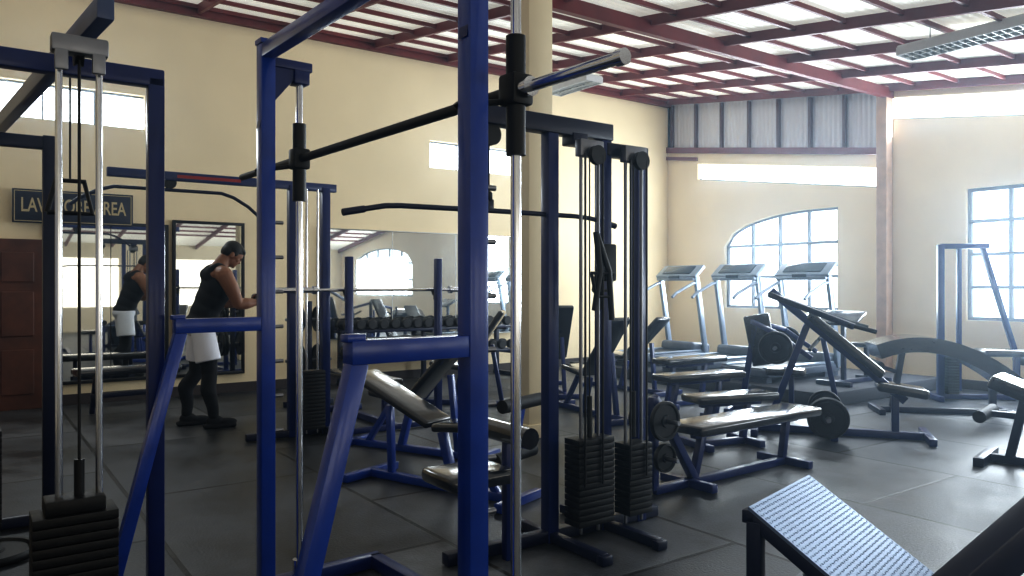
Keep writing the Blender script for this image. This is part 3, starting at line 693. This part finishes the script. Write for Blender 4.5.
for q in (-1,1):
    b.chain([(.17,q*.232,1.42,.077),(.22,q*.262,1.31,.068),(.255,q*.268,1.23,.060),(.285,q*.265,1.15,.050),(.36,q*.24,1.155,.055),(.46,q*.185,1.165,.035),(.495,q*.167,1.17,.028)])
    y=q*.16; hx,hz=.565,1.205; HC[q]=(hx,y,hz)
    b.ell((.535,y,1.172),(.045,.043,.016),(0,rad(-8),0),2)
    for i,f in enumerate((-.033,-.011,.011,.033)):
        l=(.92,1.,.98,.8)[i] if q<0 else (.8,.98,1.,.92)[i]
        b.chain([(.565,y+f,1.172,.0095),(.565+.034*l,y+f,1.182,.009),(.565+.040*l,y+f*.97,1.182+.034*l,.0085),(.565+.012,y+f*.95,1.182+.052*l,.0078)])
    b.chain([(.515,y+q*.036,1.175,.012),(.525,y+q*.046,1.205,.0105),(.548,y+q*.034,1.232,.009)])
LEG={-1:(.09,-.15),1:(-.10,.13)}
for q in (-1,1):
    ax_,ay=LEG[q]; kx=(.06 if q<0 else -.01)
    b.chain([(0,q*.085,.93,.09),(.02+kx*.4,q*.11,.72,.080),(kx,q*.12,.50,.058),(ax_*.8-.03,ay,.36,.060),(ax_*.9,ay,.2,.042),(ax_,ay,.09,.036)])
    b.chain([(ax_,ay,.06,.036),(ax_+.13,ay,.04,.03)])
MA=rad(32); MP=Vector((-2.93,7.22,0))
man=thing('person','person in black tank top and white shorts holding dumbbells, head bowed','person',MP,MA)
remeshed('body',b,SKIN,.0065,man,3)
b=B(); b.ell((.142,0,1.30),(.148,.222,.215),lean).ell((.09,0,1.19),(.137,.198,.19),lean).ell((.04,0,1.07),(.132,.182,.18),lean).ell((0.0,0,.99),(.139,.182,.09))
b.ell((.108,0,1.415),(.115,.176,.086),lean)
for q in (-1,1):
    b.chain([(.06,q*.09,1.40,.045),(.09,q*.115,1.469,.048),(.14,q*.12,1.494,.048),(.19,q*.115,1.46,.048),(.225,q*.10,1.36,.050)])
t=remeshed('tank_top',b,CLOTHB,.010,man,8); t['label']='black sleeveless tank top'
b=B(); b.ell((0,0,.94),(.147,.186,.10))
for q in (-1,1):
    kx=(.06 if q<0 else -.01)
    b.rod((0,q*.082,.94),(.012+kx*.6,q*.132,.62),.105,.114,32)
t=remeshed('shorts',b,CLOTHW,.008,man,5); t['label']='loose white shorts'
b=B()
for q in (-1,1):
    ax_,ay=LEG[q]; kx=(.06 if q<0 else -.01)
    b.chain([(.01+kx*.6,q*.112,.68,.086),(kx,q*.12,.50,.070),(ax_*.8-.03,ay,.36,.071),(ax_*.9,ay,.2,.054),(ax_,ay,.11,.048)])
t=remeshed('leggings',b,CLOTHB,.012,man,3); t['label']='black leggings'
for q in (-1,1):
    ax_,ay=LEG[q]
    b=B().box((ax_+.055,ay,.02),(.29,.10,.04),bev=.018).ell((ax_+.01,ay,.065),(.075,.047,.055)).ell((ax_+.11,ay,.048),(.10,.046,.038))
    remeshed('shoe',b,CLOTHB,.008,man,2)
b=B(); Hd(b,(.279,0,1.718),(.101,.084,.084),0,3); Hd(b,(.245,0,1.680),(.068,.078,.080),0,3); Hd(b,(.325,0,1.757),(.066,.068,.032),.3,3)
for q in (-1,1): Hd(b,(.300,q*.066,1.690),(.030,.018,.035),0,2)
remeshed('hair',b,HAIR,.006,man,1)
for q in (-1,1):
    e=rotY((.380+HX,q*.030,1.673+HZ),HP,HT); part(man,'eye',BLACK,B().ell(e,(.008,.012,.006),None,2))
mr=Matrix.Rotation(MA,3,'Z')
for q in (-1,1):
    p=MP+mr@Vector(HC[q]); dumbbell(p,MA+rad(90),.038,.23,'small black dumbbell held in a hand','dumbbells held by the person')

# ---------------------------------------------------------------- lights
def area(name,loc,dirv,w,h,radiance,col=(1,1,1)):
    l=bpy.data.lights.new(name,'AREA'); l.shape='RECTANGLE'; l.size=w; l.size_y=h; l.color=col
    l.energy=radiance*math.pi*w*h
    o=link(bpy.data.objects.new(name,l)); o.location=loc
    z=-Vector(dirv).normalized(); up=Vector((0,0,1)) if abs(z.z)<.9 else UH; x=up.cross(z).normalized(); y=z.cross(x)
    o.rotation_euler=Matrix((x,y,z)).transposed().to_euler(); return o
SKY=(.80,.91,1.0)
area('daylight_window',RS(2.36,.02,1.6),-UH,1.9,1.25,18,SKY)
area('daylight_window',RS(6.1,.02,1.72),-UH,1.9,1.6,17,SKY)
area('daylight_window',RS(11.9,.02,1.6),-UH,3.5,1.1,9,SKY)
area('daylight_strip',RS(2.38,.02,roofz(2.38)-1.29),-UH,3.2,.22,20,SKY)
area('daylight_strip',RS(6.0,.02,roofz(6)-.33),-UH,3.8,.25,18,SKY)
area('daylight_clerestory',RS(.02,4.19,3.23),SH,1.45,.36,12,SKY)
area('daylight_clerestory',RS(.02,9.49,3.33),SH,1.45,.36,12,SKY)
area('fill_side',RS(15.3,7.5,1.4),-SH,14,1.5,1.7,(1,.96,.86))  # added fill light outside the unseen side wall's openings
area('fill_rear',RS(7.5,15.3,1.35),UH,14,2.1,.22,(.9,.92,1))  # added weak fill from behind the camera, through unseen rear openings
w=bpy.data.worlds.new('world'); SC.world=w; w.use_nodes=True
nt=w.node_tree; bg=nt.nodes['Background']; bg.inputs[0].default_value=(.75,.87,1,1); bg.inputs[1].default_value=1
vs=nt.nodes.new('ShaderNodeVolumeScatter')
vs.inputs['Color'].default_value=(.66,.83,1,1); vs.inputs['Density'].default_value=.012; vs.inputs['Anisotropy'].default_value=.72
nt.links.new(vs.outputs[0],nt.nodes['World Output'].inputs['Volume'])

cam=bpy.data.cameras.new('camera'); cam.lens=27; cam.sensor_width=36; cam.shift_y=-.003; cam.clip_start=.05
co=link(bpy.data.objects.new('camera',cam)); co.location=(0,0,1.33); co.rotation_euler=(rad(90),0,0)
SC.camera=co
SC.view_settings.view_transform='Standard'
try: SC.view_settings.look='High Contrast'
except Exception as e: print('look',e)
